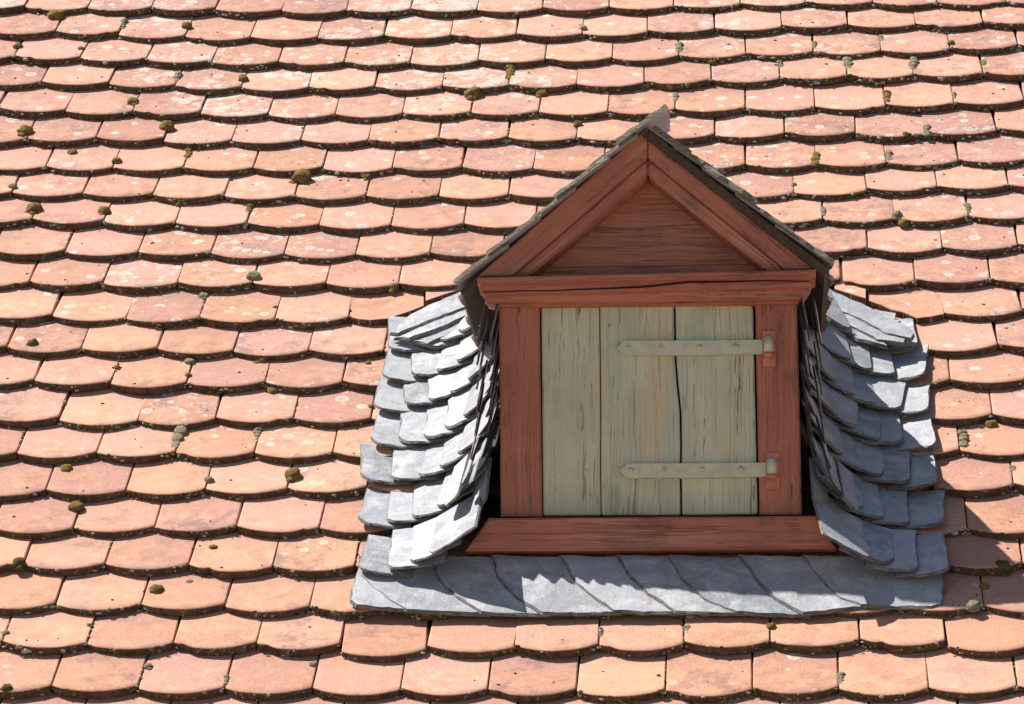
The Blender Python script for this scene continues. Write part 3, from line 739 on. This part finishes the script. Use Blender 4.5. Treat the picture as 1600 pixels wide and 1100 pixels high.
# ------------------------------------------------------------------ moss cushions: (x, y, width, kind, colour)
MOSS = [(88,27,27,'c','olive'),(192,38,13,'s','grey'),(292,41,17,'c','brown'),(28,73,15,'c','brown'),(127,76,11,'c','olive'),(277,120,12,'s','grey'),
(380,123,16,'c','brown'),(208,160,19,'c','olive'),(40,206,24,'c','olive'),(261,200,24,'c','olive'),(114,240,17,'c','brown'),(182,253,17,'c','olive'),
(293,242,14,'s','olive'),(20,292,15,'c','grey'),(54,328,25,'c','brown'),(163,331,20,'c','brown'),(280,320,13,'c','olive'),(389,325,12,'s','olive'),
(51,538,20,'c','brown'),(318,463,16,'c','grey'),(397,434,22,'c','grey'),(472,281,32,'c','brown'),(573,278,15,'c','olive'),(615,450,17,'c','brown'),
(430,480,9,'c','olive'),(410,563,22,'c','brown'),(427,613,21,'c','brown'),(104,734,21,'c','olive'),(119,794,25,'c','brown'),(140,776,19,'c','dark'),
(278,685,23,'s','grey'),(327,750,15,'c','grey'),(403,676,15,'s','grey'),(458,744,27,'c','brown'),(375,781,17,'c','olive'),(245,923,22,'c','brown'),
(296,910,13,'c','grey'),(9,990,14,'c','grey'),(140,977,11,'c','olive'),(30,881,22,'c','dark'),(383,831,18,'c','olive'),(333,857,16,'c','brown'),
(505,1087,14,'c','olive'),(539,964,10,'c','olive'),(739,149,27,'c','brown'),(797,114,17,'s','olive'),(846,147,19,'c','brown'),(903,193,13,'c','brown'),
(1112,98,20,'c','olive'),(1061,75,13,'s','grey'),(912,44,12,'c','grey'),(1056,152,11,'s','grey'),(1325,101,17,'s','grey'),(1427,100,15,'s','grey'),
(1219,101,10,'s','grey'),(1272,70,9,'s','grey'),(1377,61,9,'s','grey'),(1486,67,12,'c','olive'),(1537,100,10,'s','grey'),(1385,152,15,'s','olive'),
(1490,148,8,'s','grey'),(1275,248,15,'s','olive'),(1388,243,12,'s','grey'),(1448,203,12,'s','grey'),(1417,214,18,'c','dark'),(1401,336,16,'c','grey'),
(1411,349,17,'c','olive'),(1512,325,11,'s','grey'),(1506,686,17,'s','grey'),(1549,665,20,'c','brown'),(1583,736,11,'s','grey'),(1563,894,39,'c','dark'),
(1538,917,16,'c','olive'),(1521,948,24,'c','grey'),(1314,1061,13,'s','grey'),(1205,979,16,'c','brown'),(1073,987,13,'s','grey'),(938,987,9,'s','grey'),
(489,1038,13,'c','grey'),(231,1041,13,'c','grey'),(146,1073,11,'c','brown'),(10,1077,20,'c','dark'),(353,1061,9,'s','grey'),(108,563,0,'c','brown'),
(1286,330,10,'s','grey'),(1241,287,8,'c','grey'),(1285,268,0,'c','grey'),(294,586,11,'c','olive'),(296,566,16,'c','grey'),(183,574,11,'c','brown'),(128,664,18,'c','dark'),(580,634,10,'c','grey'),(575,569,13,'c','brown')]
MOSS = [m for m in MOSS if m[2] > 0]
def lump_mesh(parts, mats, sub=3):
    bm = bmesh.new()
    for (cx, cy, cz, rx, ry, rz) in parts:
        k0 = len(bm.verts); bmesh.ops.create_icosphere(bm, subdivisions=sub, radius=1); bm.verts.ensure_lookup_table()
        o3 = Vector((random.random()*90, random.random()*90, random.random()*90))
        for v in bm.verts[k0:]:
            c = v.co.copy(); s_ = 1+.28*noise.noise(c*1.6+o3)+.16*noise.noise(c*4+o3)+.13*noise.noise(c*10+o3)
            v.co = Vector((cx+c.x*rx*s_, cy+c.y*ry*s_, cz+max(c.z, -.35)*rz*s_))
    return bm_mesh('moss', bm, mats, True)
ORD = ['first','second','third','fourth','fifth','sixth','seventh','eighth','ninth','tenth','eleventh','twelfth','thirteenth','fourteenth','fifteenth','sixteenth','seventeenth','eighteenth','nineteenth','twentieth','twenty-first','twenty-second','twenty-third']
def course_of(x, y):
    for r in range(0, 23):
        l = R[r]; yy = min(l, key=lambda p: abs(p[0]-x))[1]
        if y <= yy+9: return r
    return 22
def on_tile(x, y):
    h = 0.0; r = course_of(x, y)
    for _ in range(4):
        p = roof_at(x, y, h); X, s_, n_ = us(p); l = rowpts[r]
        for a, b_ in zip(l, l[1:]):
            if a[0] <= X <= b_[0]: break
        q = (X-a[0])/(b_[0]-a[0])*2-1; q = max(-1, min(1, q)); sb = (a[1]+b_[1])/2-.03*(1-q*q)
        h = -max(0, s_-sb)*math.tan(ALPHA) if s_ > sb else -.008
    return p
by_course = {}
for m in MOSS: by_course.setdefault(course_of(m[0], m[1]), []).append(m)
WORD = {'brown': 'brown', 'olive': 'olive-green', 'grey': 'grey-beige', 'dark': 'dark green'}
for r, ms in by_course.items():
    ms.sort()
    for i, (x, y, wpx, kind, cname) in enumerate(ms):
        p = on_tile(x, y); pm = 667*(1+.00027*(y-550)); wd = wpx/pm
        if kind == 'c':
            parts = [(0, 0, wd*.16, wd*.5, wd*.5, wd*.40)]+[(wd*random.uniform(-.5, .5), wd*random.uniform(-.5, .45), wd*.02, *(wd*random.uniform(.12, .3),)*2, wd*random.uniform(.1, .22)) for _ in range(random.randint(1, 3))]
            if random.random() < .4: parts.append((wd*random.uniform(-.3, .3), -wd*.45, wd*.08, wd*.34, wd*.34, wd*.25))
        else:
            nl = random.randint(3, 5); parts = []
            ln = wd*3.0
            for j in range(nl):
                q = (j+.5)/nl-.5; sc_ = random.uniform(.75, 1.1)
                parts.append((random.uniform(-.1, .1)*wd, q*ln, wd*.1, wd*.5*sc_, ln/nl*.62, wd*.3*sc_))
        me = lump_mesh(parts, [M['moss_'+cname]], 3)
        o = link('moss_cushion' if kind == 'c' else 'moss_strand', me, None, frame(Vector((1, 0, 0)), SD, NRM, p-NRM*.004))
        shape = 'moss cushion' if kind == 'c' else 'moss strand'
        pos = (ORD[i]+' clump from left') if len(ms) > 1 else 'only clump'
        tag(o, f'{WORD[cname]} {shape}, {pos} in {ORD[r]} tile course from top', 'moss', 'moss clumps on the roof tiles')
print('moss', len(MOSS))
